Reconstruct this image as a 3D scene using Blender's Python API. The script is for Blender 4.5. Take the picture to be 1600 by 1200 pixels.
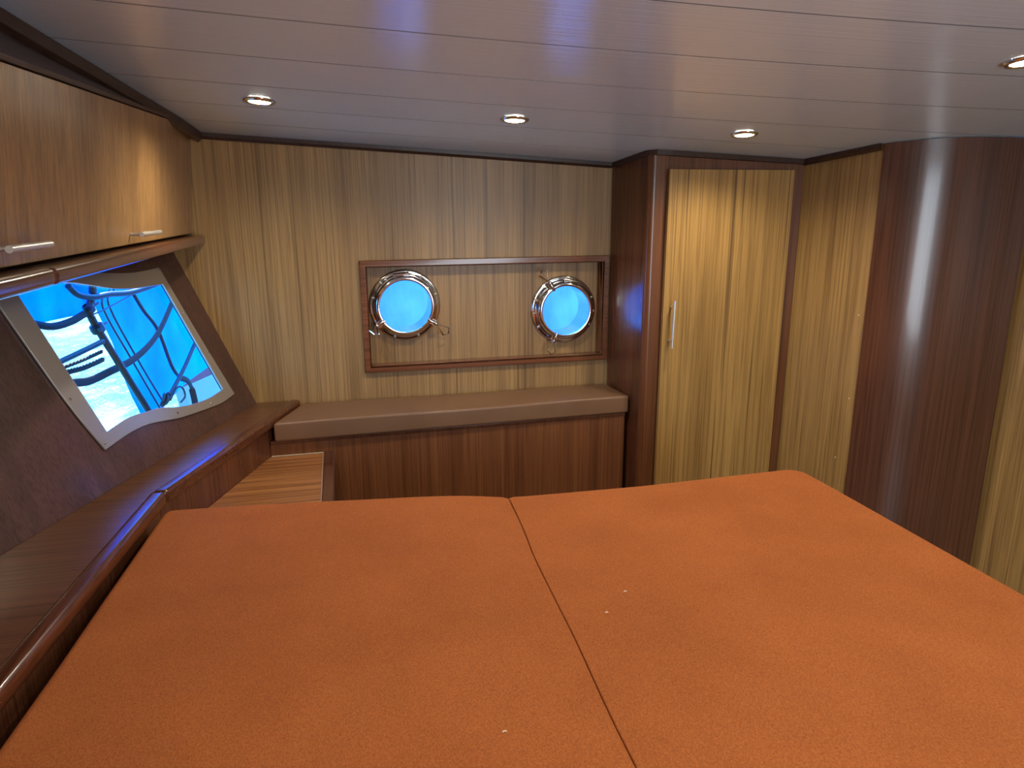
import bpy, bmesh, math, random
from mathutils import Vector, Matrix, Quaternion
random.seed(4)
C = bpy.context.scene.collection
for o in list(bpy.data.objects): bpy.data.objects.remove(o)
sc = bpy.context.scene
H = 1.45                       # camera height above the cabin sole

# ---------------------------------------------------------------- camera
cam = bpy.data.objects.new('camera', bpy.data.cameras.new('camera')); C.objects.link(cam)
cam.data.sensor_width = 36; cam.data.lens = 36*1107/1600; cam.data.clip_start = 0.02; cam.data.clip_end = 500
rt = Vector((0.971, -0.237, -0.005)).normalized(); fw = Vector((0.229, 0.943, -0.243)).normalized()
up = rt.cross(fw).normalized(); rt = fw.cross(up).normalized()
M = Matrix((rt, up, -fw)).transposed().to_4x4(); M.translation = (0, 0, H); cam.matrix_world = M
sc.camera = cam
# ---------------------------------------------------------------- sky, sun, exposure
EXPO = 0.35
world = bpy.data.worlds.new('sky'); sc.world = world; world.use_nodes = True
nt = world.node_tree; nt.nodes.clear()
wo = nt.nodes.new('ShaderNodeOutputWorld'); bg = nt.nodes.new('ShaderNodeBackground'); bg.inputs[1].default_value = 8.0
tc = nt.nodes.new('ShaderNodeTexCoord'); sx = nt.nodes.new('ShaderNodeSeparateXYZ'); cr = nt.nodes.new('ShaderNodeValToRGB')
nt.links.new(tc.outputs['Generated'], sx.inputs[0]); nt.links.new(sx.outputs[2], cr.inputs[0])
cr.color_ramp.elements[0].position = 0.0; cr.color_ramp.elements[0].color = (0.07, 0.38, 1.0, 1)
cr.color_ramp.elements[1].position = 0.6; cr.color_ramp.elements[1].color = (0.04, 0.27, 0.95, 1)
nt.links.new(cr.outputs[0], bg.inputs[0]); nt.links.new(bg.outputs[0], wo.inputs[0])
sun = bpy.data.objects.new('sun', bpy.data.lights.new('sun', 'SUN')); C.objects.link(sun)
sun.data.energy = 34.0; sun.data.angle = math.radians(0.6); sun.data.color = (1.0, 0.98, 0.94)
sun.rotation_euler = Vector((0.12, -0.58, -0.8)).to_track_quat('-Z', 'Y').to_euler(); sun.location = (0, 6, 8)
rear_fill = bpy.data.objects.new('companionway_daylight', bpy.data.lights.new('companionway_daylight', 'AREA')); C.objects.link(rear_fill)   # unseen fill light added behind the viewer to brighten the cabin
rear_fill.data.shape = 'RECTANGLE'; rear_fill.data.size = .75; rear_fill.data.size_y = 1.2; rear_fill.data.energy = 23; rear_fill.data.color = (.80, .90, 1.0)
rear_fill.location = (1.2, -1.2, H-.35); rear_fill.rotation_euler = Vector((-.12, 1, .22)).to_track_quat('-Z', 'Y').to_euler()
LAMP_W = 9.0                   # each downlight
LAMP_COL = (1.0, 0.86, 0.62)
vs = sc.view_settings; vs.view_transform = 'Standard'; vs.look = 'None'; vs.gamma = 1; vs.use_curve_mapping = False
vs.exposure = EXPO

# ---------------------------------------------------------------- helpers
def tagged(o, label=None, cat=None, group=None, kind=None):
    if label: o['label'] = label
    if cat: o['category'] = cat
    if group: o['group'] = group
    if kind: o['kind'] = kind
    return o
def base(o):
    v = Vector((0, 0, 0))
    while o: v = v + o.location; o = o.parent
    return v
def empty(name, loc, label, cat, group=None):
    o = bpy.data.objects.new(name, None); C.objects.link(o); o.location = loc; o.empty_display_size = 0.05
    return tagged(o, label, cat, group)
def obj(name, bm, mat, parent=None, smooth=False, bevel=0, seg=3, label=None, kind=None, autos=40):
    """link bm (world coordinates) as ONE mesh object; parented meshes are stored relative to their parent"""
    bmesh.ops.remove_doubles(bm, verts=bm.verts, dist=1e-6)
    bmesh.ops.recalc_face_normals(bm, faces=bm.faces)
    me = bpy.data.meshes.new(name); bm.to_mesh(me); bm.free()
    if parent: me.transform(Matrix.Translation(-base(parent)))
    me.materials.append(mat)
    o = bpy.data.objects.new(name, me); C.objects.link(o)
    if parent: o.parent = parent
    if bevel:
        b = o.modifiers.new('bevel', 'BEVEL'); b.width = bevel; b.segments = seg; b.limit_method = 'ANGLE'; b.angle_limit = math.radians(35)
        b.harden_normals = False
        for p in me.polygons: p.use_smooth = True
        w = o.modifiers.new('wn', 'WEIGHTED_NORMAL'); w.keep_sharp = True
    elif smooth:
        me.shade_smooth() if hasattr(me, 'shade_smooth') else None
        try: me.set_sharp_from_angle(angle=math.radians(autos))
        except Exception: pass
    if label: o['label'] = label
    if kind: o['kind'] = kind
    return o
def V(x, y, z): return Vector((x, y, z + H))       # z measured from the camera's height
def prism(bm, pts, d):
    """closed prism of the polygon pts (world Vectors), extruded by vector d"""
    a = [bm.verts.new(p) for p in pts]; b = [bm.verts.new(p + d) for p in pts]; n = len(a)
    bm.faces.new(a); bm.faces.new(b[::-1])
    for i in range(n): bm.faces.new((a[i], b[i], b[(i+1) % n], a[(i+1) % n]))
def plan(bm, xy, z0, z1):
    prism(bm, [V(x, y, z0) for x, y in xy], Vector((0, 0, z1-z0)))
def box(bm, x0, x1, y0, y1, z0, z1): plan(bm, [(x0, y0), (x1, y0), (x1, y1), (x0, y1)], z0, z1)
def hexa(bm, bot, top):
    """8-corner block: four bottom points, four top points"""
    b = [bm.verts.new(p) for p in bot]; t = [bm.verts.new(p) for p in top]; n = len(b)
    bm.faces.new(b[::-1]); bm.faces.new(t)
    for i in range(n): bm.faces.new((b[i], b[(i+1) % n], t[(i+1) % n], t[i]))
def holed(bm, outer, holes, d):
    """plate with holes: outer / holes are lists of world Vectors in one plane, thickness vector d"""
    rings = []
    for off in (Vector((0, 0, 0)), d):
        es = []; rs = []
        for loop in [outer] + holes:
            vv = [bm.verts.new(p + off) for p in loop]
            es += [bm.edges.new((vv[i], vv[(i+1) % len(vv)])) for i in range(len(vv))]; rs.append(vv)
        bmesh.ops.triangle_fill(bm, use_beauty=True, use_dissolve=False, edges=es, normal=d.normalized())
        rings.append(rs)
    for A, B in zip(*rings):
        n = len(A)
        for i in range(n): bm.faces.new((A[i], A[(i+1) % n], B[(i+1) % n], B[i]))
def lathe(bm, prof, origin, axis=Vector((0, 0, 1)), n=48, close=False):
    """prof: (radius, height along axis)"""
    q = Vector((0, 0, 1)).rotation_difference(axis); rows = []
    for r, h in prof:
        if r < 1e-6: rows.append([bm.verts.new(origin + q @ Vector((0, 0, h)))])
        else: rows.append([bm.verts.new(origin + q @ Vector((r*math.cos(2*math.pi*k/n), r*math.sin(2*math.pi*k/n), h))) for k in range(n)])
    pairs = list(zip(rows, rows[1:])) + ([(rows[-1], rows[0])] if close else [])
    for A, B in pairs:
        for k in range(n):
            a0, a1 = A[k % len(A)], A[(k+1) % len(A)]; b0, b1 = B[k % len(B)], B[(k+1) % len(B)]
            f = []
            for v in (a0, a1, b1, b0):
                if v not in f: f.append(v)
            if len(f) > 2: bm.faces.new(f)
def smoothpath(P, k=8):
    P = [Vector(p) for p in P]; out = []
    for i in range(len(P)-1):
        p0 = P[max(i-1, 0)]; p1 = P[i]; p2 = P[i+1]; p3 = P[min(i+2, len(P)-1)]
        for j in range(k):
            t = j/k
            out.append(0.5*((2*p1) + (p2-p0)*t + (2*p0-5*p1+4*p2-p3)*t*t + (3*p1-p0-3*p2+p3)*t**3))
    out.append(P[-1]); return out
def tube(bm, pts, r, n=10, closed=False, flat=None):
    """swept round bar through world points; flat=(a,b) squashes it into a strap"""
    pts = [Vector(p) for p in pts]; rows = []; ref = Vector((0, 0, 1)); m = len(pts)
    rr = r if callable(r) else (lambda t: r)
    for i, p in enumerate(pts):
        if closed: t = pts[(i+1) % m] - pts[i-1]
        else: t = pts[min(i+1, m-1)] - pts[max(i-1, 0)]
        t.normalize()
        s = t.cross(ref if abs(t.dot(ref)) < 0.95 else Vector((1, 0, 0))).normalized(); u = s.cross(t).normalized()
        fa, fb = flat if flat else (1, 1); rad = rr(i/max(m-1, 1))
        rows.append([bm.verts.new(p + rad*(fa*math.cos(2*math.pi*k/n)*s + fb*math.sin(2*math.pi*k/n)*u)) for k in range(n)])
    for i in range(m if closed else m-1):
        A, B = rows[i], rows[(i+1) % m]
        for k in range(n): bm.faces.new((A[k], A[(k+1) % n], B[(k+1) % n], B[k]))
    if not closed: bm.faces.new(rows[0][::-1]); bm.faces.new(rows[-1])
def copy_tree(o, parent=None):
    c = o.copy(); C.objects.link(c); c.parent = parent
    for ch in [x for x in bpy.data.objects if x.parent == o]: copy_tree(ch, c)
    return c
NB = bmesh.new

# ---------------------------------------------------------------- materials
def mat_new(name):
    m = bpy.data.materials.new(name); m.use_nodes = True; return m, m.node_tree, m.node_tree.nodes['Principled BSDF']
def simple(name, col, rough=0.5, metal=0.0, coat=0.0, emit=None, es=0):
    m, t, b = mat_new(name); b.inputs['Base Color'].default_value = (*col, 1); b.inputs['Roughness'].default_value = rough
    b.inputs['Metallic'].default_value = metal; b.inputs['Coat Weight'].default_value = coat; b.inputs['Coat Roughness'].default_value = 0.08
    if emit: b.inputs['Emission Color'].default_value = (*emit, 1); b.inputs['Emission Strength'].default_value = es
    return m
def noise(t, co, scale, detail=3, rough=0.55, vec=(1, 1, 1), loc=(0, 0, 0)):
    mp = t.nodes.new('ShaderNodeMapping'); mp.inputs['Scale'].default_value = vec; mp.inputs['Location'].default_value = loc
    n = t.nodes.new('ShaderNodeTexNoise'); n.inputs['Scale'].default_value = scale; n.inputs['Detail'].default_value = detail; n.inputs['Roughness'].default_value = rough
    t.links.new(co, mp.inputs['Vector']); t.links.new(mp.outputs[0], n.inputs['Vector']); return n.outputs['Fac']
def ramp(t, fac, stops):
    r = t.nodes.new('ShaderNodeValToRGB'); e = r.color_ramp.elements
    while len(e) < len(stops): e.new(0.5)
    for k, (p, c) in enumerate(stops): e[k].position = p; e[k].color = (*c, 1) if len(c) == 3 else c
    t.links.new(fac, r.inputs[0]); return r.outputs[0]
def mix(t, mode, a, b, fac=1.0):
    m = t.nodes.new('ShaderNodeMix'); m.data_type = 'RGBA'; m.blend_type = mode
    if isinstance(fac, float): m.inputs[0].default_value = fac
    else: t.links.new(fac, m.inputs[0])
    t.links.new(a, m.inputs[6]); t.links.new(b, m.inputs[7]); return m.outputs[2]
def wood(name, light, mid, dark, grain='z', rough=0.3, streak=0.55, coat=0.0, loc=(0, 0, 0), band=9.0, bump=0.06):
    m, t, b = mat_new(name); co = t.nodes.new('ShaderNodeTexCoord').outputs['Object']
    g = {'z': (1, 1, .014), 'x': (.014, 1, 1), 'y': (1, .014, 1)}[grain]
    wide = noise(t, co, band, 2, .5, g, loc); fine = noise(t, co, 150, 4, .65, g, loc); pore = noise(t, co, 85, 2, .5, tuple(.45*k if k < 1 else 1 for k in g), loc)
    c1 = ramp(t, wide, [(.30, mid), (.52, light), (.72, mid)])
    f = ramp(t, fine, [(.34, (.50, .46, .42)), (.56, (1, 1, 1)), (.80, (1.15, 1.13, 1.08))])
    c2 = mix(t, 'MULTIPLY', c1, f, 0.8)
    p = ramp(t, pore, [(.30, (1, 1, 1)), (.385, (0, 0, 0))])
    dk = t.nodes.new('ShaderNodeRGB'); dk.outputs[0].default_value = (*dark, 1)
    pm = t.nodes.new('ShaderNodeMath'); pm.operation = 'MULTIPLY'; pm.inputs[1].default_value = streak; t.links.new(p, pm.inputs[0])
    c3 = mix(t, 'MIX', c2, dk.outputs[0], pm.outputs[0])
    t.links.new(c3, b.inputs['Base Color']); b.inputs['Roughness'].default_value = rough
    b.inputs['Coat Weight'].default_value = coat; b.inputs['Coat Roughness'].default_value = .12
    bp = t.nodes.new('ShaderNodeBump'); bp.inputs['Strength'].default_value = bump; bp.inputs['Distance'].default_value = .002
    t.links.new(fine, bp.inputs['Height']); t.links.new(bp.outputs[0], b.inputs['Normal']); return m
TL, TM, TD = (.45, .275, .105), (.31, .18, .066), (.10, .05, .02)
teak = wood('teak', TL, TM, TD, rough=.38)
teak_right = wood('teak_right', (.48, .295, .105), (.34, .20, .066), TD, rough=.38, loc=(3, 1, 0))
teak_door = wood('teak_door', (.50, .30, .095), (.35, .20, .060), TD, rough=.36, loc=(5, 2, 0), band=7, streak=.8)
teak_cab = wood('teak_cabinet', (.42, .24, .095), (.30, .165, .065), TD, rough=.30, loc=(1, 7, 0), streak=.35)
teak_top = wood('teak_top', (.50, .22, .08), (.30, .11, .04), (.12, .035, .015), grain='x', rough=.35, band=45, streak=.95)
mahog = wood('mahogany', (.18, .066, .032), (.115, .040, .021), (.05, .018, .01), rough=.26, streak=.3, coat=.4)
mahog_front = wood('mahogany_front', (.27, .105, .042), (.18, .066, .028), (.09, .03, .014), rough=.34, streak=.3, band=14)
mahog_post = wood('mahogany_post', (.19, .070, .026), (.125, .044, .018), (.06, .02, .01), rough=.3, streak=.3, coat=.3, band=14)
mahog_col = wood('mahogany_column', (.140, .056, .032), (.098, .038, .022), (.05, .021, .013), rough=.27, streak=.2, coat=.5, band=7)
mahog_hull = wood('mahogany_hull', (.120, .058, .048), (.085, .042, .036), (.045, .022, .02), rough=.33, streak=.3, coat=.2)
mahog_shelf = wood('mahogany_shelf', (.19, .08, .04), (.125, .05, .026), (.06, .024, .012), grain='x', rough=.30, streak=.5, coat=.3, band=12)
mahog_trim = wood('mahogany_trim', (.14, .045, .02), (.10, .032, .015), (.05, .018, .01), grain='y', rough=.25, coat=.5, streak=.2)
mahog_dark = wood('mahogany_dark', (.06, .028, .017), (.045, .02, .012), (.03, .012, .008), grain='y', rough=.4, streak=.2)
steel = simple('polished_steel', (.72, .72, .72), .10, 1.0)
brushed = simple('brushed_steel', (.78, .78, .75), .38, .8)
frame_steel = simple('window_steel', (.50, .48, .46), .30, 0.6)
black = simple('shadow_gap', (.01, .01, .01), .8)
def fabric(name, a, b_, sc_=900, rough=.95, bump=.25):
    m, t, b = mat_new(name); co = t.nodes.new('ShaderNodeTexCoord').outputs['Object']
    n1 = noise(t, co, sc_, 2, .6, (1, .45, 1)); n2 = noise(t, co, 5, 3, .5); n3 = noise(t, co, 400, 3, .7, (1.0, .6, 1))
    c = ramp(t, n1, [(.3, a), (.7, b_)])
    c = mix(t, 'MULTIPLY', c, ramp(t, n2, [(.3, (.90, .89, .88)), (.7, (1.06, 1.06, 1.06))]), 1.0)
    c = mix(t, 'MULTIPLY', c, ramp(t, n3, [(.32, (.72, .69, .66)), (.66, (1.10, 1.10, 1.10))]), 1.0)
    t.links.new(c, b.inputs['Base Color']); b.inputs['Roughness'].default_value = rough; b.inputs['Specular IOR Level'].default_value = .15
    b.inputs['Sheen Roughness'].default_value = .6
    bp = t.nodes.new('ShaderNodeBump'); bp.inputs['Strength'].default_value = bump; bp.inputs['Distance'].default_value = .001
    t.links.new(n1, bp.inputs['Height']); t.links.new(bp.outputs[0], b.inputs['Normal']); return m
orange = fabric('orange_fabric', (.42, .126, .038), (.54, .174, .052))
vinyl, _t, _b = mat_new('brown_vinyl'); _b.inputs['Roughness'].default_value = .38
_c = _t.nodes.new('ShaderNodeTexCoord').outputs['Object']; _n = noise(_t, _c, 4, 3)
_t.links.new(ramp(_t, _n, [(.3, (.205, .108, .058)), (.7, (.245, .132, .072))]), _b.inputs['Base Color'])
_bp = _t.nodes.new('ShaderNodeBump'); _bp.inputs['Strength'].default_value = .12; _bp.inputs['Distance'].default_value = .001
_t.links.new(noise(_t, _c, 350, 2), _bp.inputs['Height']); _t.links.new(_bp.outputs[0], _b.inputs['Normal'])
pvc, _t, _b = mat_new('ceiling_pvc'); _c = _t.nodes.new('ShaderNodeTexCoord').outputs['Object']
_t.links.new(ramp(_t, noise(_t, _c, 6, 2, .5, (1, .15, 1)), [(.3, (.64, .77, .88)), (.7, (.67, .80, .90))]), _b.inputs['Base Color'])
_b.inputs['Roughness'].default_value = .16; _b.inputs['Specular IOR Level'].default_value = .55
_bp = _t.nodes.new('ShaderNodeBump'); _bp.inputs['Strength'].default_value = .35; _bp.inputs['Distance'].default_value = .002    # fine lengthwise ridges of the planks
_t.links.new(noise(_t, _c, 160, 2, .5, (.004, 1, 0)), _bp.inputs['Height']); _t.links.new(_bp.outputs[0], _b.inputs['Normal'])
sole = wood('cabin_sole', (.30, .17, .07), (.22, .12, .05), (.08, .04, .02), grain='y', rough=.4)
white_gel = simple('white_gelcoat', (.30, .34, .30), .25)
def glassy(name, tint=(1, 1, 1)):
    m = bpy.data.materials.new(name); m.use_nodes = True; t = m.node_tree; t.nodes.clear()
    o = t.nodes.new('ShaderNodeOutputMaterial'); tr = t.nodes.new('ShaderNodeBsdfTransparent'); gl = t.nodes.new('ShaderNodeBsdfGlossy')
    tr.inputs[0].default_value = (*tint, 1); gl.inputs['Roughness'].default_value = .02
    fr = t.nodes.new('ShaderNodeLayerWeight'); fr.inputs[0].default_value = .5; mx = t.nodes.new('ShaderNodeMixShader')
    pw = t.nodes.new('ShaderNodeMath'); pw.operation = 'POWER'; pw.inputs[1].default_value = 5; md = t.nodes.new('ShaderNodeMath'); md.operation = 'MULTIPLY_ADD'; md.inputs[1].default_value = .5; md.inputs[2].default_value = .012
    t.links.new(fr.outputs['Facing'], pw.inputs[0]); t.links.new(pw.outputs[0], md.inputs[0]); t.links.new(md.outputs[0], mx.inputs[0]); t.links.new(tr.outputs[0], mx.inputs[1]); t.links.new(gl.outputs[0], mx.inputs[2]); t.links.new(mx.outputs[0], o.inputs[0]); return m
glass = glassy('window_glass', (.93, .98, 1.0))
def canvas(name, dif, trn, w=.5):
    m = bpy.data.materials.new(name); m.use_nodes = True; t = m.node_tree; t.nodes.clear()
    o = t.nodes.new('ShaderNodeOutputMaterial'); d = t.nodes.new('ShaderNodeBsdfDiffuse'); q = t.nodes.new('ShaderNodeBsdfTranslucent'); mx = t.nodes.new('ShaderNodeMixShader')
    co = t.nodes.new('ShaderNodeTexCoord').outputs['Object']
    n = noise(t, co, 7, 4, .6, (1, 1, .5)); wr = ramp(t, n, [(.35, (.72, .78, .85)), (.62, (1, 1, 1)), (.80, (1.15, 1.15, 1.1))])
    for node, col in ((d, dif), (q, trn)):
        rgb = t.nodes.new('ShaderNodeRGB'); rgb.outputs[0].default_value = (*col, 1)
        t.links.new(mix(t, 'MULTIPLY', rgb.outputs[0], wr, 1.0), node.inputs[0])
    mx.inputs[0].default_value = w; t.links.new(d.outputs[0], mx.inputs[1]); t.links.new(q.outputs[0], mx.inputs[2]); t.links.new(mx.outputs[0], o.inputs[0]); return m
blue_canvas = canvas('blue_canvas', (.0, .30, .90), (.0, .40, 1.0), .6)
pale_canvas = canvas('pale_blue_canvas', (.12, .32, .70), (.15, .40, .8), .6)
navy = simple('navy_webbing', (.006, .014, .018), .7)
tube_paint = simple('grey_blue_tube', (.014, .025, .026), .35, .2)
red_paint = simple('red_stripe', (.30, .02, .04), .35)
rope_m = simple('rope', (.012, .03, .03), .8)
sea_m, _t, _b = mat_new('sea_water'); _c = _t.nodes.new('ShaderNodeTexCoord').outputs['Object']
_n = noise(_t, _c, 1.3, 5, .62, (1.0, .55, 1)); _n2 = noise(_t, _c, 5, 4, .6, (1.2, .5, 1))
_c1 = ramp(_t, _n, [(.42, (.0, .055, .10)), (.52, (.002, .085, .12)), (.64, (.075, .13, .14))])
_t.links.new(_c1, _b.inputs['Base Color']); _b.inputs['Roughness'].default_value = .45; _b.inputs['Specular IOR Level'].default_value = .12
_bp = _t.nodes.new('ShaderNodeBump'); _bp.inputs['Strength'].default_value = .6; _bp.inputs['Distance'].default_value = .15
_t.links.new(_n2, _bp.inputs['Height']); _t.links.new(_bp.outputs[0], _b.inputs['Normal'])
lens_m = simple('lit_lens', (1, .95, .85), .3, emit=(1.0, .93, .70), es=22)

# ---------------------------------------------------------------- ceiling surface (heights relative to the camera)
def ceil_raw(x, y): return .45 - .029*x + .031*x*x - .092*y - .01*x*y - .012*x*x*y + .003*y*y
def ceil_z(x, y):
    xx = min(x, 2.2); yy = max(y, .8)
    return ceil_raw(xx, yy) + (0.02*(.8-y) if y < .8 else 0)
bm = NB(); ys = []
k0, k1 = -9, 6
for k in range(k0, k1+1):
    g = 1.19 + .255*k
    ys += [(g-.0022, 0), (g-.0018, .007), (g+.0018, .007), (g+.0022, 0), (g+.06, 0), (g+.13, 0), (g+.19, 0)]
ys = [(-1.25, 0)] + [q for q in ys if -1.24 < q[0] < 2.73] + [(2.74, 0)]
xs = [-2.3, -1.6, -1.0] + [-.7 + .1*i for i in range(34)]
grid = [[bm.verts.new(V(x, y, ceil_z(x, y) + dz)) for x in xs] for y, dz in ys]
for a, b_ in zip(grid, grid[1:]):
    for i in range(len(xs)-1): bm.faces.new((a[i], a[i+1], b_[i+1], b_[i]))
ret = bmesh.ops.extrude_face_region(bm, geom=list(bm.faces))
bmesh.ops.translate(bm, verts=[v for v in ret['geom'] if isinstance(v, bmesh.types.BMVert)], vec=(0, 0, .05))
ceiling = obj('ceiling', bm, pvc, smooth=True, autos=20, kind='structure')
ceiling.data.materials.append(simple('plank_joint_shade', (.16, .15, .155), .35))       # grey joint colour on the groove faces, with their shade painted in
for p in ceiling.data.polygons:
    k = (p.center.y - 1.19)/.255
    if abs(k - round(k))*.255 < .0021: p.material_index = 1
bm = NB(); plan(bm, [(-.9, -1.25), (2.6, -1.25), (2.6, 2.72), (-.9, 2.72)], -H-.04, -H); obj('floor', bm, sole, kind='structure')

# ---------------------------------------------------------------- back wall with the porthole recess
WX0, WX1, WZ0, WZ1 = -1.0, 3.0, -H, .36
NX0, NX1, NZ0, NZ1 = .100, 1.033, -.593, -.213
hx, hz = -.327, -.704
def hull_x(z, y=2.7): return -.327 - .356*(2.7-y) - .4*(z+.704)
bm = NB()
outer = [V(hull_x(WZ0)+.33, 2.7, WZ0), V(WX1, 2.7, WZ0), V(WX1, 2.7, WZ1), V(hull_x(WZ1)-.02, 2.7, WZ1), V(hull_x(-.78)-.02, 2.7, -.78)]
holed(bm, outer, [[V(NX0, 2.7, NZ0), V(NX1, 2.7, NZ0), V(NX1, 2.7, NZ1), V(NX0, 2.7, NZ1)]], Vector((0, .045, 0)))
PORT = [(.243, -.366), (.882, -.407)]
circ = lambda cx, cz, r, y, n=48: [V(cx + r*math.cos(2*math.pi*k/n), y, cz + r*math.sin(2*math.pi*k/n)) for k in range(n)]
holed(bm, [V(NX0-.05, 2.745, NZ0-.05), V(NX1+.05, 2.745, NZ0-.05), V(NX1+.05, 2.745, NZ1+.05), V(NX0-.05, 2.745, NZ1+.05)],
      [circ(cx, cz, .112, 2.745) for cx, cz in PORT], Vector((0, .03, 0)))
obj('wall_back', bm, teak, kind='structure')
# recess surround
bm = NB(); fx0, fx1, fz0, fz1 = .078, 1.054, -.613, -.190
for a in ([(fx0, fz0), (fx1, fz0), (NX1, NZ0), (NX0, NZ0)], [(fx1, fz0), (fx1, fz1), (NX1, NZ1), (NX1, NZ0)],
          [(fx1, fz1), (fx0, fz1), (NX0, NZ1), (NX1, NZ1)], [(fx0, fz1), (fx0, fz0), (NX0, NZ0), (NX0, NZ1)]):
    prism(bm, [V(x, 2.6985, z) for x, z in a], Vector((0, -.016, 0)))
for x0, x1, za, zb in ((NX0, NX0+.004, NZ0, NZ1), (NX1-.004, NX1, NZ0, NZ1), (NX0+.004, NX1-.004, NZ0, NZ0+.004), (NX0+.004, NX1-.004, NZ1-.004, NZ1)): box(bm, x0, x1, 2.6987, 2.7435, za, zb)
obj('trim_1', bm, wood('mahogany_recess_trim', (.22, .075, .028), (.15, .05, .02), (.08, .03, .012), grain='x', rough=.25, coat=.5, streak=.2), bevel=.005, kind='structure')

# ---------------------------------------------------------------- left hull side with the window
e1 = Vector((.335, .942, 0)).normalized(); nh = Vector((.882, -.314, .352)).normalized(); e2 = nh.cross(e1).normalized(); P0 = V(-.327, 2.7, -.704)
def hp(u, v, off=0): return P0 + u*e1 + v*e2 + off*nh
inner_pts = [(-.227, .492), (-.200, .300), (-.172, .100)], [(-.172, .100), (-.263, .094), (-.362, .100), (-.451, .115), (-.516, .133), (-.589, .141), (-.662, .146), (-.761, .136)], \
            [(-.761, .136), (-.791, .348), (-.818, .541)], [(-.818, .541), (-.737, .550), (-.675, .547), (-.612, .539), (-.547, .524), (-.465, .505), (-.387, .496), (-.314, .493), (-.227, .492)]
outer_pts = [(-.206, .548), (-.165, .310), (-.118, .067)], [(-.118, .067), (-.190, .060), (-.265, .062), (-.442, .078), (-.544, .096), (-.615, .106), (-.691, .106), (-.795, .095)], \
            [(-.795, .095), (-.840, .253), (-.896, .560)], [(-.896, .560), (-.728, .583), (-.603, .575), (-.514, .560), (-.360, .545), (-.206, .548)]
def loop(runs):
    out = []
    for r in runs: out += [(p.x, p.y) for p in smoothpath([(a, b, 0) for a, b in r], 5)][:-1]
    return out
inner = loop(inner_pts); outerl = loop(outer_pts)
cu = sum(p[0] for p in inner)/len(inner); cv = sum(p[1] for p in inner)/len(inner)
hole = [(cu + (u-cu)*1.05, cv + (v-cv)*1.04) for u, v in inner]
bm = NB()
yb = lambda v: -(.118*v)/.942
holed(bm, [hp(-4.4, -.06), hp(yb(-.06), -.06), hp(yb(1.15), 1.15), hp(-4.4, 1.15)], [[hp(u, v) for u, v in hole]], -nh*.012)
obj('wall_left', bm, mahog_hull, kind='structure')
win = empty('window_1', hp(cu, cv), None, None); win['kind'] = 'structure'
bm = NB(); holed(bm, [hp(u, v, .001) for u, v in outerl], [[hp(u, v, .001) for u, v in inner]], nh*.006)
obj('window_frame', bm, frame_steel, win, bevel=.0015, seg=2)
bm = NB(); prism(bm, [hp(cu+(u-cu)*1.02, cv+(v-cv)*1.03, -.018) for u, v in inner], nh*.006); obj('window_pane', bm, glass, win)
for u, v in [(-.212, .54), (-.190, .387), (-.159, .236), (-.273, .074), (-.457, .097), (-.787, .112), (-.824, .249)]:
    bm = NB(); lathe(bm, [(0, .0095), (.002, .0092), (.0035, .0082), (.0038, .0072)], hp(u, v), nh, 12); obj('screw', bm, steel, win, smooth=True)

# ---------------------------------------------------------------- right wall, curved bulkhead, wall behind
def wall_strip(name, plan_pts, m, thick=.03, smooth=False, z0=-H, inset=0.0):
    """vertical wall following plan points, top follows the ceiling; thickness to the left of travel"""
    bm = NB(); n = len(plan_pts); fr, bk = [], []
    for i, (x, y) in enumerate(plan_pts):
        a = Vector(plan_pts[max(i-1, 0)]); b = Vector(plan_pts[min(i+1, n-1)]); d = (b-a).normalized(); nn = Vector((-d.y, d.x))
        fr.append((x, y)); bk.append((x + nn.x*thick, y + nn.y*thick))
    def row(pts): return [(bm.verts.new(V(x, y, z0)), bm.verts.new(V(x, y, ceil_z(x, y) - .002))) for x, y in pts]
    F = row(fr); B = row(bk)
    for i in range(n-1):
        bm.faces.new((F[i][0], F[i+1][0], F[i+1][1], F[i][1])); bm.faces.new((B[i][0], B[i][1], B[i+1][1], B[i+1][0]))
        bm.faces.new((F[i][1], F[i+1][1], B[i+1][1], B[i][1])); bm.faces.new((F[i][0], B[i][0], B[i+1][0], F[i+1][0]))
    for i in (0, n-1): bm.faces.new((F[i][0], F[i][1], B[i][1], B[i][0]))
    return obj(name, bm, m, smooth=smooth, kind='structure')
wall_strip('wall_right', [(1.700, 2.412), (1.790, 2.110)], teak_right)
wr = bpy.data.objects['wall_right']
chip_m = simple('pale_chip', (.75, .68, .52), .6)
for x, y, z in ((1.783, 2.132, -.379), (1.783, 2.132, -.685), (1.775, 2.160, -.921)):
    bm = NB(); lathe(bm, [(0, .0018), (.0022, .0014), (.0028, 0)], V(x, y, z), Vector((-.958, -.286, 0)), 10); obj('screw_cap', bm, chip_m, wr, smooth=True)
arc = [(p.x, p.y) for p in smoothpath([(1.786, 2.104, 0), (1.83, 2.062, 0), (1.90, 2.015, 0), (1.99, 1.978, 0), (2.10, 1.962, 0), (2.19, 1.957, 0), (2.262, 1.963, 0)], 6)]
wall_strip('wall_corner', arc, mahog_col, smooth=True)
wall_strip('wall_aft', [(2.264, 2.03), (2.268, 1.968), (2.33, 1.80), (2.38, 1.30), (2.40, .3), (2.40, -1.25)], teak_right)
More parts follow.
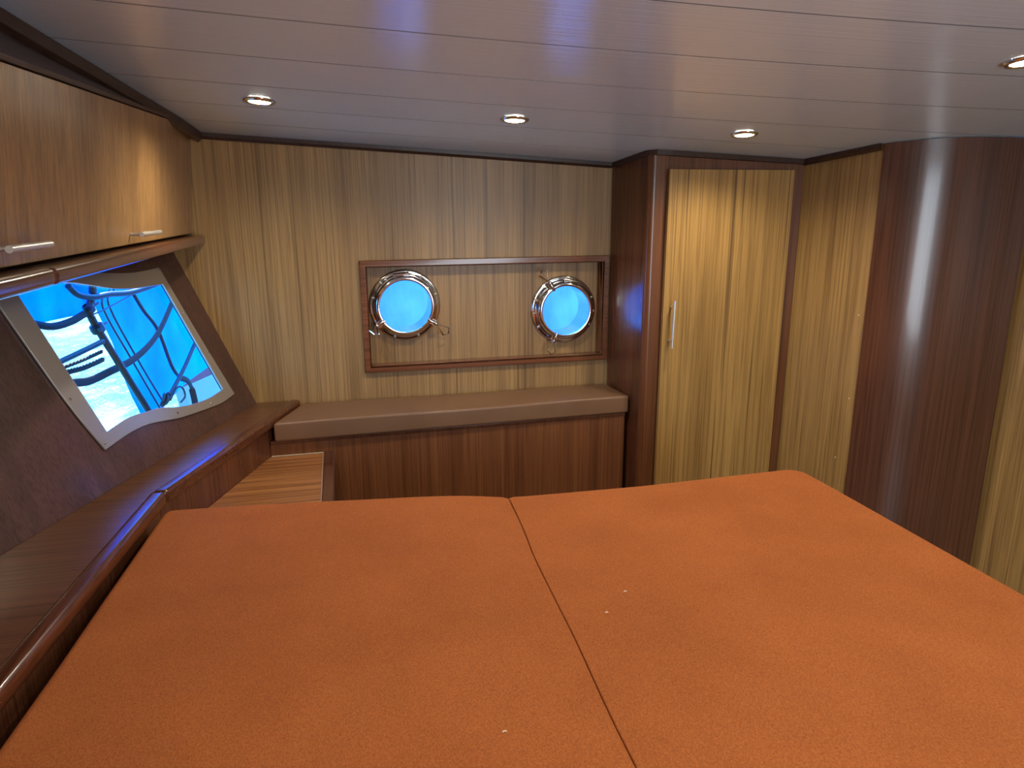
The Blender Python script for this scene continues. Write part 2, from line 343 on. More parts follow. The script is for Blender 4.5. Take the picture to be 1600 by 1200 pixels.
# wall behind the viewer; opening and passage are added around the fill light
bm = NB(); holed(bm, [V(-2.2, -1.25, -H), V(.78, -1.25, -H), V(.78, -1.25, .27), V(1.62, -1.25, .27), V(1.62, -1.25, -H), V(2.45, -1.25, -H), V(2.45, -1.25, .5), V(-2.2, -1.25, .5)], [], Vector((0, -.04, 0)))
obj('wall_front', bm, teak, kind='structure')
bm = NB(); box(bm, .70, .74, -2.4, -1.292, -H, .36); box(bm, 1.66, 1.70, -2.4, -1.292, -H, .36); box(bm, .70, 1.70, -2.44, -2.401, -H, .36)
box(bm, .70, 1.70, -2.4, -1.292, .361, .40); box(bm, .70, 1.70, -2.4, -1.292, -H-.04, -H-.001); obj('wall_added_passage', bm, simple('added_passage_white', (.75, .75, .73), .5), kind='structure')

# ---------------------------------------------------------------- crown trims
def crown(name, pts, drop=.020, th=.012, m=mahog_dark, side=1):
    bm = NB(); rows = []
    n = len(pts)
    for i, (x, y) in enumerate(pts):
        a = Vector(pts[max(i-1, 0)]); b = Vector(pts[min(i+1, n-1)]); d = (b-a).normalized(); nn = Vector((d.y, -d.x))*th*side
        zc = ceil_z(x, y) - .0008
        rows.append([bm.verts.new(V(*q)) for q in ((x, y, zc), (x+nn.x, y+nn.y, ceil_z(x+nn.x, y+nn.y)-.0008), (x+nn.x, y+nn.y, zc-drop*.55), (x+nn.x*.45, y+nn.y*.45, zc-drop), (x, y, zc-drop))])
    for A, B in zip(rows, rows[1:]):
        for k in range(5): bm.faces.new((A[k], A[(k+1) % 5], B[(k+1) % 5], B[k]))
    bm.faces.new(rows[0]); bm.faces.new(rows[-1][::-1])
    return obj(name, bm, m, kind='structure')
crown('trim_2', [(-.44, 2.698), (.0, 2.698), (.35, 2.698), (.7, 2.698), (1.055, 2.698)])
crown('trim_3', [(1.697, 2.395), (1.774, 2.136), (1.782, 2.112)], drop=.022)

# ---------------------------------------------------------------- overhead cabinet
cab = empty('overhead_cabinet', V(-.6, .9, -.12), 'long teak overhead cabinet above the sloping side window', 'cabinet')
def fx(z): return -.483 + (z+.10)*.0917          # face leans slightly into the room
YA, YB = -1.22, 2.694
bm = NB()
def topz(y): return .160 + .0395*y
hexa(bm, [V(fx(-.088)-.02, YA, -.088), V(fx(-.088)-.02, YB, -.088), V(-.90, YB, -.088), V(-2.0, YA, -.088)][::-1],
         [V(fx(.12)-.02, YA, topz(YA)), V(fx(.26)-.02, YB, topz(YB)), V(-.95, YB, topz(YB)), V(-2.0, YA, topz(YA))][::-1])
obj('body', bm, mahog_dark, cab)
def door(y0, y1, m=teak_cab):
    bm = NB(); q = .001
    z0 = -.084
    f = [V(fx(z0), y0, z0), V(fx(z0), y1, z0), V(fx(topz(y1)), y1, topz(y1)-.002), V(fx(topz(y0)), y0, topz(y0)-.002)]
    prism(bm, f, Vector((-.018, 0, 0))); return obj('door', bm, m, cab, bevel=.0012, seg=2)
d0 = d1 = door(.62, 2.640); door(-1.2, .616)
bm = NB(); prism(bm, [V(fx(-.084), 2.644, -.084), V(fx(-.084), 2.692, -.084), V(fx(.26), 2.692, .262), V(fx(.26), 2.644, .262)], Vector((-.018, 0, 0))); obj('filler_strip', bm, teak_cab, cab)
def bar_handle(parent, a, b, stand, r=.0055, drop=Vector((0, 0, 0))):
    """bar from a to b, feet go by vector stand to the door"""
    bm = NB(); a = Vector(a); b = Vector(b); d = (b-a).normalized()
    tube(bm, [a, b], r, 12)
    for t in (.14, .86):
        p = a.lerp(b, t); tube(bm, [p, p + stand], r*.72, 10)
    return obj('handle', bm, brushed, parent, smooth=True, label='brushed steel bar handle')
bar_handle(d0, V(fx(-.055)+.032, 1.15, -.055), V(fx(-.055)+.032, 1.306, -.055), Vector((-.0322, 0, 0)))
bar_handle(d0, V(fx(-.06)+.032, 1.88, -.060), V(fx(-.06)+.032, 2.07, -.060), Vector((-.0322, 0, 0)))
bm = NB(); box(bm, -.52, -.440, YA, 1.29, -.120, -.091); box(bm, -.52, -.440, 1.2915, YB, -.120, -.091)
obj('bottom_rail', bm, mahog_trim, cab, bevel=.010, seg=4)
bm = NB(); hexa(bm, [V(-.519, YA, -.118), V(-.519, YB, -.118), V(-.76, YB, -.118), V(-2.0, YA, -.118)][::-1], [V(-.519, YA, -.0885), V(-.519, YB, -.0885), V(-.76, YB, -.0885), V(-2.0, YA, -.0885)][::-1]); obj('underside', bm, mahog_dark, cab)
# fascia between the doors and the ceiling
bm = NB(); rows = []
for i in range(17):
    y = YA + (YB-YA)*i/16
    xt = -.418 - .122*(2.588-y) if y < 2.588 else -.418
    xt = max(xt, -.66); zt = ceil_z(xt, y) - .002; xb = fx(topz(y)) - .002; zb = topz(y)
    prof = [(xb+.006, zb), (xb+.008, zb+.008), (xb-.002, zb+.012), (xb*.5+xt*.5-.018, zb*.5+zt*.5), (xt-.012, zt-.03), (xt-.002, zt-.022), (xt+.004, zt-.004), (xt+.004, zt), (xt-.06, zt), (min(xb, xt)-.06, zb)]
    rows.append([bm.verts.new(V(a, y, b)) for a, b in prof])
for A, B in zip(rows, rows[1:]):
    for k in range(len(A)): bm.faces.new((A[k], A[(k+1) % len(A)], B[(k+1) % len(A)], B[k]))
bm.faces.new(rows[0]); bm.faces.new(rows[-1][::-1])
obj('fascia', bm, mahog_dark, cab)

# ---------------------------------------------------------------- side shelf
shelf = empty('side_shelf', V(-.5, 1.6, -H), 'long mahogany side shelf with rounded nosing below the side window', 'shelf')
F3 = Vector((-.166, 2.694)); F2 = Vector((-.461, 1.853)); F1 = Vector((-.735, -1.2))
def off(p, d): return (p[0]+d, p[1])
def hx2(y): return -.327 - .356*(2.7-y) - .004
bm = NB(); plan(bm, [off(F3, -.036), off(F2, -.037), off(F1, -.037), (hx2(-1.2)+.02, -1.2), (hx2(2.694)+.006, 2.694)], -.728, -.7045)
obj('shelf_top', bm, mahog_shelf, shelf)
for a, b in ((F3, F2 + Vector((.0002, .0008))), (F2 - Vector((.0002, .0008)), F1)):
    d = (b-a).normalized(); nn = Vector((-d.y, d.x))
    if nn.x > 0: nn = -nn
    # mitred nosing block, rounded by its bevel
    if a is F3: A0, A1, B0, B1 = a, a+nn*.038, b, b+Vector((-.0375, .004))
    else: A0, A1, B0, B1 = a, a+Vector((-.0375, .004)), b, b+nn*.038
    bm = NB(); plan(bm, [tuple(A0), tuple(B0), tuple(B1), tuple(A1)], -.737, -.7005); obj('nosing', bm, mahog_trim, shelf, bevel=.011, seg=5)
bm = NB(); plan(bm, [off(F3, -.022), off(F2, -.022), off(F1, -.022), off(F1, -.038), off(F2, -.038), off(F3, -.038)], -H+.001, -.7285); obj('front_panel', bm, mahog_front if 0 else mahog, shelf)

# ---------------------------------------------------------------- bench and cushion
bench = empty('bench', V(.4, 2.58, -H), 'low mahogany bench box built along the back wall under the brown cushion', 'bench')
bm = NB(); plan(bm, [(-.266, 2.468), (1.060, 2.492), (1.052, 2.694), (-.187, 2.694)], -H+.001, -.800); obj('front_box', bm, mahog_front, bench)
bm = NB(); plan(bm, [(-.265, 2.466), (1.062, 2.490), (1.053, 2.695), (-.186, 2.695)], -.7995, -.7865); obj('seat_board', bm, mahog, bench, bevel=.002, seg=2)
bm = NB()
cush = [(-.250, 2.449), (1.072, 2.481), (1.054, 2.690), (-.163, 2.690)]
prism(bm, [V(x, y, -.7855) for x, y in cush], Vector((0, 0, .0685)))
bmesh.ops.subdivide_edges(bm, edges=[e for e in bm.edges if abs((e.verts[0].co-e.verts[1].co).x) > 1], cuts=24, use_grid_fill=True)
for v in bm.verts:                                    # slightly crowned top, softly sagging front edge
    t = (v.co.x+.2)/1.25
    if v.co.z > H-.75: v.co.z += .0015*math.sin(t*9)
cu_o = obj('bench_cushion', bm, vinyl, bevel=.009, seg=4)
tagged(cu_o, 'long thin brown vinyl cushion lying on the bench under the portholes', 'cushion')

# ---------------------------------------------------------------- low step table in the corner
step = empty('corner_step', V(-.2, 2.2, -H), 'small low teak-topped ledge with mahogany border between bench and bed', 'ledge')
sf = lambda y: -.461 - .0215 + (y-1.853)*.3508 if y > 1.853 else -.482
bm = NB(); plan(bm, [(sf(1.84)+.004, 1.855), (-.089, 1.855), (-.089, 2.463), (sf(2.463), 2.463)], -.860, -.842); obj('top', bm, teak_top, step)
bm = NB(); plan(bm, [(-.0885, 1.855), (-.054, 1.855), (-.050, 2.464), (-.0885, 2.463)], -.875, -.834); obj('border', bm, mahog_trim, step, bevel=.006, seg=3)
bm = NB(); plan(bm, [(sf(1.84)+.004, 1.856), (-.064, 1.856), (-.062, 2.461), (sf(2.461), 2.461)], -H+.001, -.8605); obj('base', bm, mahog, step)

caulk = simple('pale_caulk', (.55, .45, .33), .7)
bm = NB(); tube(bm, [V(sf(2.4655)+.004, 2.4645, -.8405), V(-.09, 2.4645, -.8405)], .0022, 6); tube(bm, [V(-.0900, 1.87, -.8410), V(-.0900, 2.462, -.8410)], .0016, 6)
obj('caulk_bead', bm, caulk, step, label='pale caulk bead')

# ---------------------------------------------------------------- closet
clo = empty('closet', V(1.39, 2.55, -H), 'tall built-in mahogany closet with a single teak door and steel bar handle', 'closet')
bm = NB()
def cz(x, y): return ceil_z(x, y) - .003
def cblock(bm, pl, z0=-H+.001, zt=None):
    hexa(bm, [V(x, y, z0) for x, y in pl], [V(x, y, cz(x, y) if zt is None else zt) for x, y in pl])
cblock(bm, [(1.084, 2.425), (1.100, 2.425), (1.078, 2.694), (1.062, 2.694)]); obj('side_panel', bm, mahog, clo)
# rounded corner post
bm = NB(); pl = [(1.155, 2.400)] + [(1.108 - .024*math.sin(a), 2.424 - .024*math.cos(a)) for a in [i*math.pi/2/8 for i in range(9)]] + [(1.084, 2.4245), (1.155, 2.4245)]
cblock(bm, pl[::-1]); obj('corner_post', bm, mahog_post, clo, smooth=True, autos=30)
bm = NB(); cblock(bm, [(1.652, 2.400), (1.698, 2.400), (1.698, 2.424), (1.652, 2.424)]); obj('side_post', bm, mahog_post, clo)
bm = NB(); cblock(bm, [(1.1555, 2.400), (1.6515, 2.400), (1.6515, 2.424), (1.1555, 2.424)], z0=.112); obj('head_rail', bm, mahog_post, clo)
bm = NB(); box(bm, 1.1555, 1.6515, 2.402, 2.424, -H+.001, -H+.09); obj('plinth', bm, mahog, clo)
bm = NB(); box(bm, 1.150, 1.647, 2.379, 2.397, -H+.07, .1245); dr = obj('door', bm, teak_door, clo, bevel=.0012, seg=2)
bar_handle(dr, V(1.179, 2.348, -.335), V(1.176, 2.348, -.508), Vector((0, .0305, 0)), r=.0052)
bm = NB(); crn = [(1.055, 2.694), (1.075, 2.43), (1.084, 2.410), (1.106, 2.391), (1.16, 2.388), (1.45, 2.388), (1.694, 2.388)]
cr_rows = []
for i, (x, y) in enumerate(crn):
    a = Vector(crn[max(i-1, 0)]); b = Vector(crn[min(i+1, len(crn)-1)]); d = (b-a).normalized(); nn = Vector((d.y, -d.x))*-.010
    z = ceil_z(x, y) - .001
    cr_rows.append([bm.verts.new(V(*q)) for q in ((x, y, z), (x-nn.x*0, y, z-.017), (x+nn.x*.0 - 0, y, z-.017), (x - nn.x*-1, y - nn.y*-1, z-.019), (x - nn.x*-1, y - nn.y*-1, z))])
for A, B in zip(cr_rows, cr_rows[1:]):
    for k in range(5):
        try: bm.faces.new((A[k], A[(k+1) % 5], B[(k+1) % 5], B[k]))
        except ValueError: pass
obj('crown_moulding', bm, mahog_dark, clo)

# ---------------------------------------------------------------- bed
bed = empty('bed_platform', V(.4, .7, -H), 'dark wooden bed platform carrying the two orange mattresses', 'bed')
bm = NB(); plan(bm, [(-.575, -.30), (1.25, -.30), (1.25, 1.66), (.42, 1.66), (-.43, 1.79), (-.458, 1.76)], -H+.001, -.872); obj('base', bm, mahog, bed)
bm = NB(); plan(bm, [(-.595, -.32), (1.255, -.32), (1.255, 1.675), (.42, 1.675), (-.435, 1.80), (-.460, 1.78)], -.8715, -.862); obj('slat_board', bm, mahog_front, bed)
def mattress(name, outline, label, seed):
    """outline: closed plan loop; soft rounded edges"""
    bm = NB(); plan(bm, outline, -.861, -.7405)
    o = obj(name, bm, orange, bevel=.016, seg=4)
    o.modifiers['bevel'].limit_method = 'WEIGHT'; me = o.data; at = me.attributes.new('bevel_weight_edge', 'FLOAT', 'EDGE')
    for e in me.edges:
        a, b = me.vertices[e.vertices[0]].co, me.vertices[e.vertices[1]].co
        if abs(a.z - b.z) > .01: continue                         # vertical edges stay
        tight = min(abs(a.x-x)+abs(a.y-y) for x, y in seam) < .004 and min(abs(b.x-x)+abs(b.y-y) for x, y in seam) < .004
        at.data[e.index].value = .12 if tight else 1.0            # the meeting sides are pressed flat together
    tagged(o, label, 'mattress', None)
    return o
seamL = [(.3985, 1.690), (.389, 1.50), (.377, 1.352), (.370, 1.168), (.366, 1.041), (.352, .744), (.35, .2), (.35, -.32)]
seam = [(p.x, p.y) for p in smoothpath([(a, b, 0) for a, b in seamL], 5)]
backL = [(p.x, p.y) for p in smoothpath([(.385, 1.703, 0), (.248, 1.747, 0), (.015, 1.780, 0), (-.243, 1.812, 0), (-.435, 1.828, 0)], 5)]
left = [(x-.0008, y) for x, y in seam][::-1] + backL + [(-.452, 1.826), (-.462, 1.816), (-.466, 1.80), (-.489, 1.40), (-.499, 1.20), (-.512, 1.0), (-.60, -.32)]
mattress('mattress', left, 'left orange fabric mattress with slanted far edge, beside the side shelf', 0)
rc = (1.215, 1.638)
right = [(x+.0008, y) for x, y in seam] + [(1.268, -.32), (1.270, .977), (1.271, 1.55)] + [(rc[0]+.055*math.cos(a), rc[1]+.055*math.sin(a)) for a in [i*math.pi/2/7 for i in range(1, 8)]] + \
        [(1.02, 1.688), (.766, 1.682), (.45, 1.693), (.412, 1.697)]
mattress('mattress', right, 'right orange fabric mattress with a rounded far corner, nearest the closet', 2)

# small lint specks lying on the right mattress
lint_m = simple('pale_lint', (.8, .6, .45), .9)
for (x, y, lb) in [(.445, 1.105, 'left pale lint speck of the pair on the right mattress, near the seam'), (.507, 1.166, 'right pale lint speck of the pair on the right mattress'), (.19, .85, 'lone pale lint speck on the left mattress near the bottom edge')]:
    bm = NB(); p = [V(x, y, -.7365), V(x+.003, y+.001, -.7355), V(x+.006, y-.0005, -.7365)]
    tube(bm, smoothpath(p, 4), .0011, 6); tagged(obj('lint_speck', bm, lint_m, smooth=True), lb, 'lint')

# ---------------------------------------------------------------- portholes
def make_port(cx, cz, label, hinge_at, dogs, bolts):
    root = empty('porthole', V(cx, 2.744, cz), label, 'porthole', 'steel portholes in the framed recess')
    O = V(cx, 2.744, cz); ax = Vector((0, -1, 0))       # towards the cabin
    def at(ang, r, h): return O + Vector((r*math.cos(ang), -h, r*math.sin(ang)))
    bm = NB(); lathe(bm, [(.108, 0), (.136, 0), (.1365, .004), (.134, .0075), (.130, .0085), (.1225, .0082), (.1205, .010), (.119, .016), (.114, .018), (.108, .017)], O, ax, 64, close=True); obj('flange', bm, steel, root, smooth=True, autos=50)
    bm = NB(); lathe(bm, [(.099, .019), (.113, .019), (.1155, .026), (.1155, .036), (.112, .042), (.104, .045), (.0985, .043), (.0965, .034)], O, ax, 64, close=True); obj('sash_ring', bm, steel, root, smooth=True, autos=50)
    bm = NB(); lathe(bm, [(0, .030), (.0968, .030), (.0968, .038), (0, .038)], O, ax, 48); obj('glass_disc', bm, glass, root)
    bm = NB(); lathe(bm, [(.100, .016), (.107, .016), (.107, -.10), (.100, -.10)], O, ax, 64, close=True); obj('spigot_tube', bm, steel, root, smooth=True, autos=50)
    for a in bolts:
        bm = NB(); lathe(bm, [(0, .0125), (.003, .012), (.0048, .010), (.005, .008)], at(math.radians(a), .1265, 0), ax, 12); obj('bolt', bm, brushed, root, smooth=True)
    # hinge at the top
    bm = NB(); ang = math.radians(hinge_at); c = at(ang, .120, .026); tan = Vector((-math.sin(ang), 0, math.cos(ang)))
    tube(bm, [c - tan*.030, c + tan*.030], .0075, 14)
    rad = Vector((math.cos(ang), 0, math.sin(ang)))
    for s in (-.022, 0, .022):
        q = c + tan*s; a4 = [q - tan*.006 - rad*.018 + Vector((0, .006, 0)), q + tan*.006 - rad*.018 + Vector((0, .006, 0)), q + tan*.006 + rad*.004 + Vector((0, .010, 0)), q - tan*.006 + rad*.004 + Vector((0, .010, 0))]
        prism(bm, a4, Vector((0, -.012, 0)))
    obj('hinge', bm, steel, root, smooth=True)
    for a, sw, k in dogs:
        ang = math.radians(a); rad = Vector((math.cos(ang), 0, math.sin(ang))); tan = Vector((-math.sin(ang), 0, math.cos(ang)))
        bm = NB(); p = at(ang, .119, .014)
        for s in (-.009, .009):                                  # lugs on the flange
            q = p + tan*s; prism(bm, [q - rad*.012 - tan*.0025, q + rad*.010 - tan*.0025, q + rad*.010 + tan*.0025, q - rad*.012 + tan*.0025], Vector((0, -.026, 0)))
        tube(bm, [p + Vector((0, -.030, 0)) - rad*.022, p + Vector((0, -.034, 0)) + rad*.006, p + Vector((0, -.030, 0)) + rad*.016], .0062, 12)   # swing bolt
        lathe(bm, [(0, .008), (.007, .007), (.009, 0), (.007, -.006), (0, -.007)], p + Vector((0, -.032, 0)) + rad*.012, rad, 14)
        dog = obj('dog_clamp', bm, steel, root, smooth=True)
        bm = NB(); dirv = (rad*math.cos(math.radians(sw)) + tan*math.sin(math.radians(sw))); sd = Vector((-dirv.z, 0, dirv.x)); b0 = p + Vector((0, -.034, 0)) + rad*.016
        
        ln = dirv*k + Vector((0, -(1-k)*1.3, 0))
        tri = [b0, b0 + ln*.046 + sd*.018, b0 + ln*.058, b0 + ln*.046 - sd*.018]
        tube(bm, tri, .0036, 8, closed=True); obj('wing_loop', bm, steel, dog, smooth=True)
    return root
make_port(*PORT[0], 'polished steel porthole at the left end of the framed recess', 96, ((-32, -8, 1.0), (212, 30, .45)), (18, 58, 135, 165, 250, 292))
make_port(*PORT[1], 'polished steel porthole at the right end of the framed recess, nearest the closet', 78, ((122, 4, 1.0), (246, 8, .85)), (22, -4, -30, 160, 185, 212))

# ---------------------------------------------------------------- downlights (lamps inside)
def make_light(x, y, label, group):
    z = ceil_z(x, y); O = V(x, y, z)
    nx = (ceil_z(x+.01, y)-ceil_z(x-.01, y))/.02; ny = (ceil_z(x, y+.01)-ceil_z(x, y-.01))/.02
    ax = Vector((nx, ny, -1)).normalized()
    root = empty('ceiling_downlight', O, label, 'ceiling light', group)
    bm = NB(); lathe(bm, [(.028, .0), (.0415, .0), (.0420, .003), (.038, .0065), (.033, .0075), (.0295, .006)], O + ax*.0008, ax, 40, close=True); obj('rim', bm, steel, root, smooth=True, autos=60)
    bm = NB(); lathe(bm, [(0, .0075), (.018, .0070), (.0285, .0045), (.0285, .0005), (0, .0005)], O + ax*.0008, ax, 32); obj('lens', bm, lens_m, root, smooth=True, label='glowing warm white lens')
    l = bpy.data.lights.new('downlight_lamp', 'SPOT'); l.energy = LAMP_W; l.color = LAMP_COL; l.spot_size = math.radians(165); l.spot_blend = .8; l.shadow_soft_size = .016
    lo = bpy.data.objects.new('downlight_lamp', l); C.objects.link(lo); lo.parent = root; lo.location = ax*.045
    lo.rotation_euler = ax.to_track_quat('-Z', 'Y').to_euler()
    return root
G = 'round recessed downlights in the ceiling'
for x, y, lb in [(-.174, 2.11, 'round ceiling downlight nearest the overhead cabinet'), (.522, 2.10, 'round ceiling downlight midway between overhead cabinet and closet'),
                 (1.256, 2.09, 'round ceiling downlight in front of the closet door'), (1.472, 1.345, 'round ceiling downlight at the right edge, nearest the viewer')]:
    make_light(x, y, lb, G)
for x, y, lb in [(-.2, .25, 'added left fill downlight, unseen, over the head of the viewer'), (.55, .25, 'added middle fill downlight, unseen, over the head of the viewer'), (1.47, .10, 'added right fill downlight, unseen, over the head of the viewer'),
                 (.0, -.7, 'added rear left fill downlight, unseen, behind the viewer'), (1.2, -.7, 'added rear right fill downlight, unseen, behind the viewer')]:
    make_light(x, y, lb, G)  # these out-of-view downlights are added to light the cabin and bed

def push(P, k):
    """the same points a little farther out (k > 0) or nearer the hull (k < 0)"""
    return [tuple(c*(1+k) for c in p) for p in P]
# ---------------------------------------------------------------- outside: sea, canvas, tubes, ropes
bm = NB(); vs_ = [bm.verts.new(Vector(p)) for p in ((-90, -30, -.75), (90, -30, -.75), (90, 140, -.75), (-90, 140, -.75))]; bm.faces.new(vs_)
bmesh.ops.subdivide_edges(bm, edges=bm.edges, cuts=6, use_grid_fill=True)
obj('sea', bm, sea_m, kind='structure')
ou = Vector((.335, .942, 0)).normalized(); on = Vector((-.942, .335, 0)).normalized()
def sheet(name, pts, m, label, wave=.012, nu=22, nv=16, th=.004, off_=.0, k_=.10):
    """cloth spanned between four world corners (tl, tr, br, bl) with soft folds and real thickness"""
    a, b, c, d = [V(*p) for p in push(pts, k_)]; bm = NB(); g = []
    for j in range(nv+1):
        row = []
        for i in range(nu+1):
            s, t = i/nu, j/nv; p = a.lerp(b, s).lerp(d.lerp(c, s), t)
            row.append(bm.verts.new(p + on*(off_ + wave*(math.sin(s*11+t*4) + .6*math.sin(t*17+s*5)))))
        g.append(row)
    for j in range(nv):
        for i in range(nu): bm.faces.new((g[j][i], g[j][i+1], g[j+1][i+1], g[j+1][i]))
    r = bmesh.ops.extrude_face_region(bm, geom=list(bm.faces)); bmesh.ops.translate(bm, verts=[v for v in r['geom'] if isinstance(v, bmesh.types.BMVert)], vec=on*th)
    return tagged(obj(name, bm, m, smooth=True, autos=80), label, 'canvas cover')
sheet('canvas_cover', [(-.925, 2.82, .10), (-.50, 4.0, .10), (-.50, 4.0, -.66), (-.825, 3.09, -.86)], blue_canvas, 'bright blue canvas side curtain behind the window posts', k_=.075)
sheet('canvas_cover', [(-1.30, 1.75, .10), (-.86, 2.99, .10), (-.885, 2.925, -.375), (-1.22, 1.98, -.36)], blue_canvas, 'blue canvas flap hanging at the upper left of the side window', nv=8, k_=.03)
bm = NB(); tube(bm, smoothpath([V(-1.2, 2.03, -.33), V(-1.06, 2.43, -.35), V(-.999, 2.602, -.363), V(-.963, 2.703, -.390), V(-.932, 2.79, -.388), V(-.908, 2.862, -.372)]), .013, 10)
tagged(obj('canvas_hem', bm, navy, smooth=True), 'dark rolled hem under the blue canvas flap at the window', 'hem')
post = empty('stanchion', V(-.807, 3.14, -1.3), 'dark tubular stanchion with two clamps outside the side window', 'post')
bm = NB(); tube(bm, smoothpath([V(-.87, 2.96, .05), V(-.884, 2.925, -.27), V(-.892, 2.905, -.33), V(-.897, 2.888, -.37), V(-.887, 2.915, -.434), V(-.857, 3.0, -.583), V(-.807, 3.14, -.827), V(-.75, 3.30, -1.10), V(-.70, 3.44, -1.35)], 8), .0135, 14); obj('tube', bm, tube_paint, post, smooth=True)
for p, r in ((V(-.897, 2.888, -.355), .019), (V(-.887, 2.915, -.434), .024)):
    bm = NB(); lathe(bm, [(.014, -.016), (r, -.014), (r+.002, 0), (r, .014), (.014, .016)], p, Vector((.2, .35, -.9)).normalized(), 20, close=True)
    tube(bm, [p + Vector((.012, -.01, .004)), p + Vector((.020, .040, .014))], .006, 8); lathe(bm, [(0, .006), (.011, .005), (.011, -.005), (0, -.006)], p + Vector((.016, -.022, 0)), Vector((1, -.3, 0)).normalized(), 14)
    obj('clamp', bm, tube_paint, post, smooth=True)
KK = {'left': .045, 'right': .05, 'dark': .055, 'short': -.02, 'thin': .032}
for nm, P, r, lb in [
    ('seam_tape', [(-.862, 2.985, -.20), (-.853, 3.012, -.297), (-.872, 2.958, -.358), (-.83, 3.076, -.587), (-.781, 3.213, -.835)], .0042, 'left thin dark rod of the pair behind the clamped stanchion'),
    ('seam_tape', [(-.850, 3.020, -.22), (-.846, 3.032, -.305), (-.860, 2.993, -.356), (-.817, 3.113, -.596), (-.768, 3.25, -.832)], .0042, 'right thin dark rod of the pair behind the clamped stanchion'),
    ('frame_tube', [(-.83, 3.07, -.24), (-.807, 3.14, -.333), (-.789, 3.192, -.411), (-.762, 3.267, -.505), (-.740, 3.328, -.673), (-.724, 3.373, -.737)], .0080, 'dark tube crossing the broad webbing strap outside the window'),
    ('boom_rod', [(-.671, 3.522, -.615), (-.714, 3.401, -.72), (-.760, 3.273, -.81)], .0085, 'short dark rod leaning up from the rope knot outside the window'),
    ('frame_tube', [(-1.02, 2.55, -.548), (-.968, 2.688, -.520), (-.930, 2.796, -.506), (-.880, 2.935, -.487)], .010, 'short crossbar left of the stanchion, above the twisted ropes'),
    ('edge_cord', [(-.915, 2.84, -.385), (-.873, 2.955, -.373), (-.812, 3.127, -.337), (-.76, 3.27, -.31)], .0028, 'thin dark cord along the top edge of the blue canvas')]:
    bm = NB(); tube(bm, smoothpath([V(*p) for p in push(P, KK[lb.split()[0]])]), r, 10); tagged(obj(nm if nm != 'seam_tape' else 'canvas_rod', bm, tube_paint, smooth=True), lb, 'rod')
bm = NB(); tube(bm, smoothpath([V(*p) for p in push([(-.925, 2.80, -.262), (-.914, 2.85, -.30), (-.885, 2.92, -.318), (-.856, 3.003, -.318), (-.804, 3.15, -.326), (-.72, 3.38, -.30)], -.025)]), .011, 10)
tagged(obj('hose', bm, tube_paint, smooth=True), 'curved dark hose at the top of the side window', 'hose')
bm = NB(); tube(bm, smoothpath([V(*p) for p in push([(-1.02, 2.54, -.615), (-.953, 2.73, -.602), (-.915, 2.837, -.616), (-.872, 2.959, -.607), (-.831, 3.074, -.595), (-.792, 3.182, -.562), (-.758, 3.28, -.507), (-.717, 3.393, -.399), (-.68, 3.5, -.29)], .022)]), .016, 12, flat=(.25, 1))
tagged(obj('webbing_strap', bm, navy, smooth=True), 'broad navy webbing strap curving across behind the side window', 'strap')
bm = NB(); tube(bm, smoothpath([V(-.728, 3.36, -.735), V(-.701, 3.437, -.775), V(-.692, 3.465, -.85), V(-.688, 3.475, -.95)]), .014, 12, flat=(.25, 1))
tagged(obj('webbing_strap', bm, navy, smooth=True), 'short navy strap bending down at the lower right of the side window', 'strap')
def twisted(P, r, lb, kk):
    path = smoothpath([V(*p) for p in push(P, kk)], 26); bm = NB()
    for ph in (0, 2.09, 4.19):
        q = []
        for i, p in enumerate(path):
            a = ph + i*.55; q.append(p + Vector((.5*math.cos(a), .3*math.cos(a), math.sin(a)))*r)
        tube(bm, q, r*.75, 7)
    tagged(obj('mooring_rope', bm, rope_m, smooth=True), lb, 'rope')
twisted([(-1.02, 2.54, -.560), (-.964, 2.70, -.541), (-.920, 2.822, -.533), (-.885, 2.92, -.523)], .0045, 'upper twisted rope stretched left of the stanchion', .012)
twisted([(-1.02, 2.54, -.578), (-.960, 2.71, -.560), (-.922, 2.817, -.562), (-.885, 2.92, -.554)], .0060, 'lower twisted rope stretched left of the stanchion', -.004)
bm = NB(); K = V(*push([(-.765, 3.26, -.812)], -.03)[0])
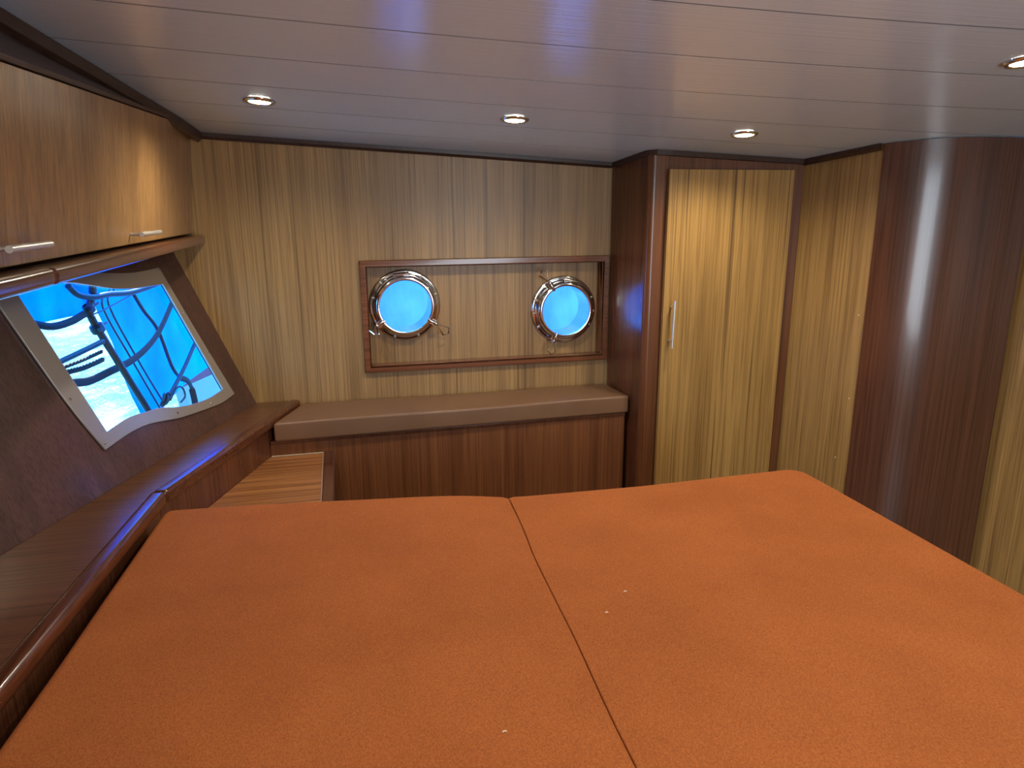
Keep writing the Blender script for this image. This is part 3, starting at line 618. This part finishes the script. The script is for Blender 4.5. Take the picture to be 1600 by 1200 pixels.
for k in range(7):
    a = k*.9; c = K + Vector((.012*math.cos(a), .02*math.sin(a), .016*math.sin(a*1.7)))
    tube(bm, [c + Vector((.010*math.cos(t)*math.cos(a), .016*math.sin(t), .014*math.cos(t+a))) for t in [i*math.pi/5 for i in range(10)]], .0045, 7, closed=True)
tube(bm, smoothpath([K + Vector((.01, .03, -.01)), K + Vector((.03, .085, .03)), K + Vector((.045, .12, .02)), K + Vector((.05, .13, -.02)), K + Vector((.035, .10, -.04))]), .004, 8)
tagged(obj('rope_knot', bm, rope_m, smooth=True), 'tangled rope knot at the foot of the stanchion outside the window', 'rope')
# neighbouring hull, lower right of the window
tn = empty('moored_boat', V(-.55, 4.4, -2.2), 'pale moored boat hull with red stripe, lower right of the side window', 'boat')
def hull_loft(name, zs, m):
    bm = NB(); rows = []
    for z, bulge in zs:
        rows.append([bm.verts.new(V(-1.30 + .335*s*1.9 - bulge*.1 + .05*s*s, 3.10 + .942*s*1.9 + bulge*.05, z + .03*s*s + .02*(1-s))) for s in [.62 + .38*i/12 for i in range(13)]])
    for A, B in zip(rows, rows[1:]):
        for k in range(12): bm.faces.new((A[k], A[k+1], B[k+1], B[k]))
    r = bmesh.ops.extrude_face_region(bm, geom=list(bm.faces)); bmesh.ops.translate(bm, verts=[v for v in r['geom'] if isinstance(v, bmesh.types.BMVert)], vec=on*.06)
    obj(name, bm, m, tn, smooth=True)
hull_loft('topside', [(-2.26, -.9), (-1.6, -.75), (-1.28, -.45), (-1.12, -.2), (-1.03, -.05), (-.998, 0)], white_gel)
hull_loft('stripe', [(-.996, 0), (-.965, .02), (-.94, .04)], red_paint)
hull_loft('gunwale', [(-.938, .04), (-.88, .05), (-.82, .0), (-.80, -.3)], simple('lilac_gelcoat', (.22, .20, .28), .3))
sheet('canvas_cover', [(-.25, 3.75, .15), (3.2, 3.75, .15), (3.2, 3.55, -1.9), (-.25, 3.55, -1.9)], pale_canvas, 'pale blue canvas screen seen through both portholes', wave=.0, nu=10, nv=6, k_=0)
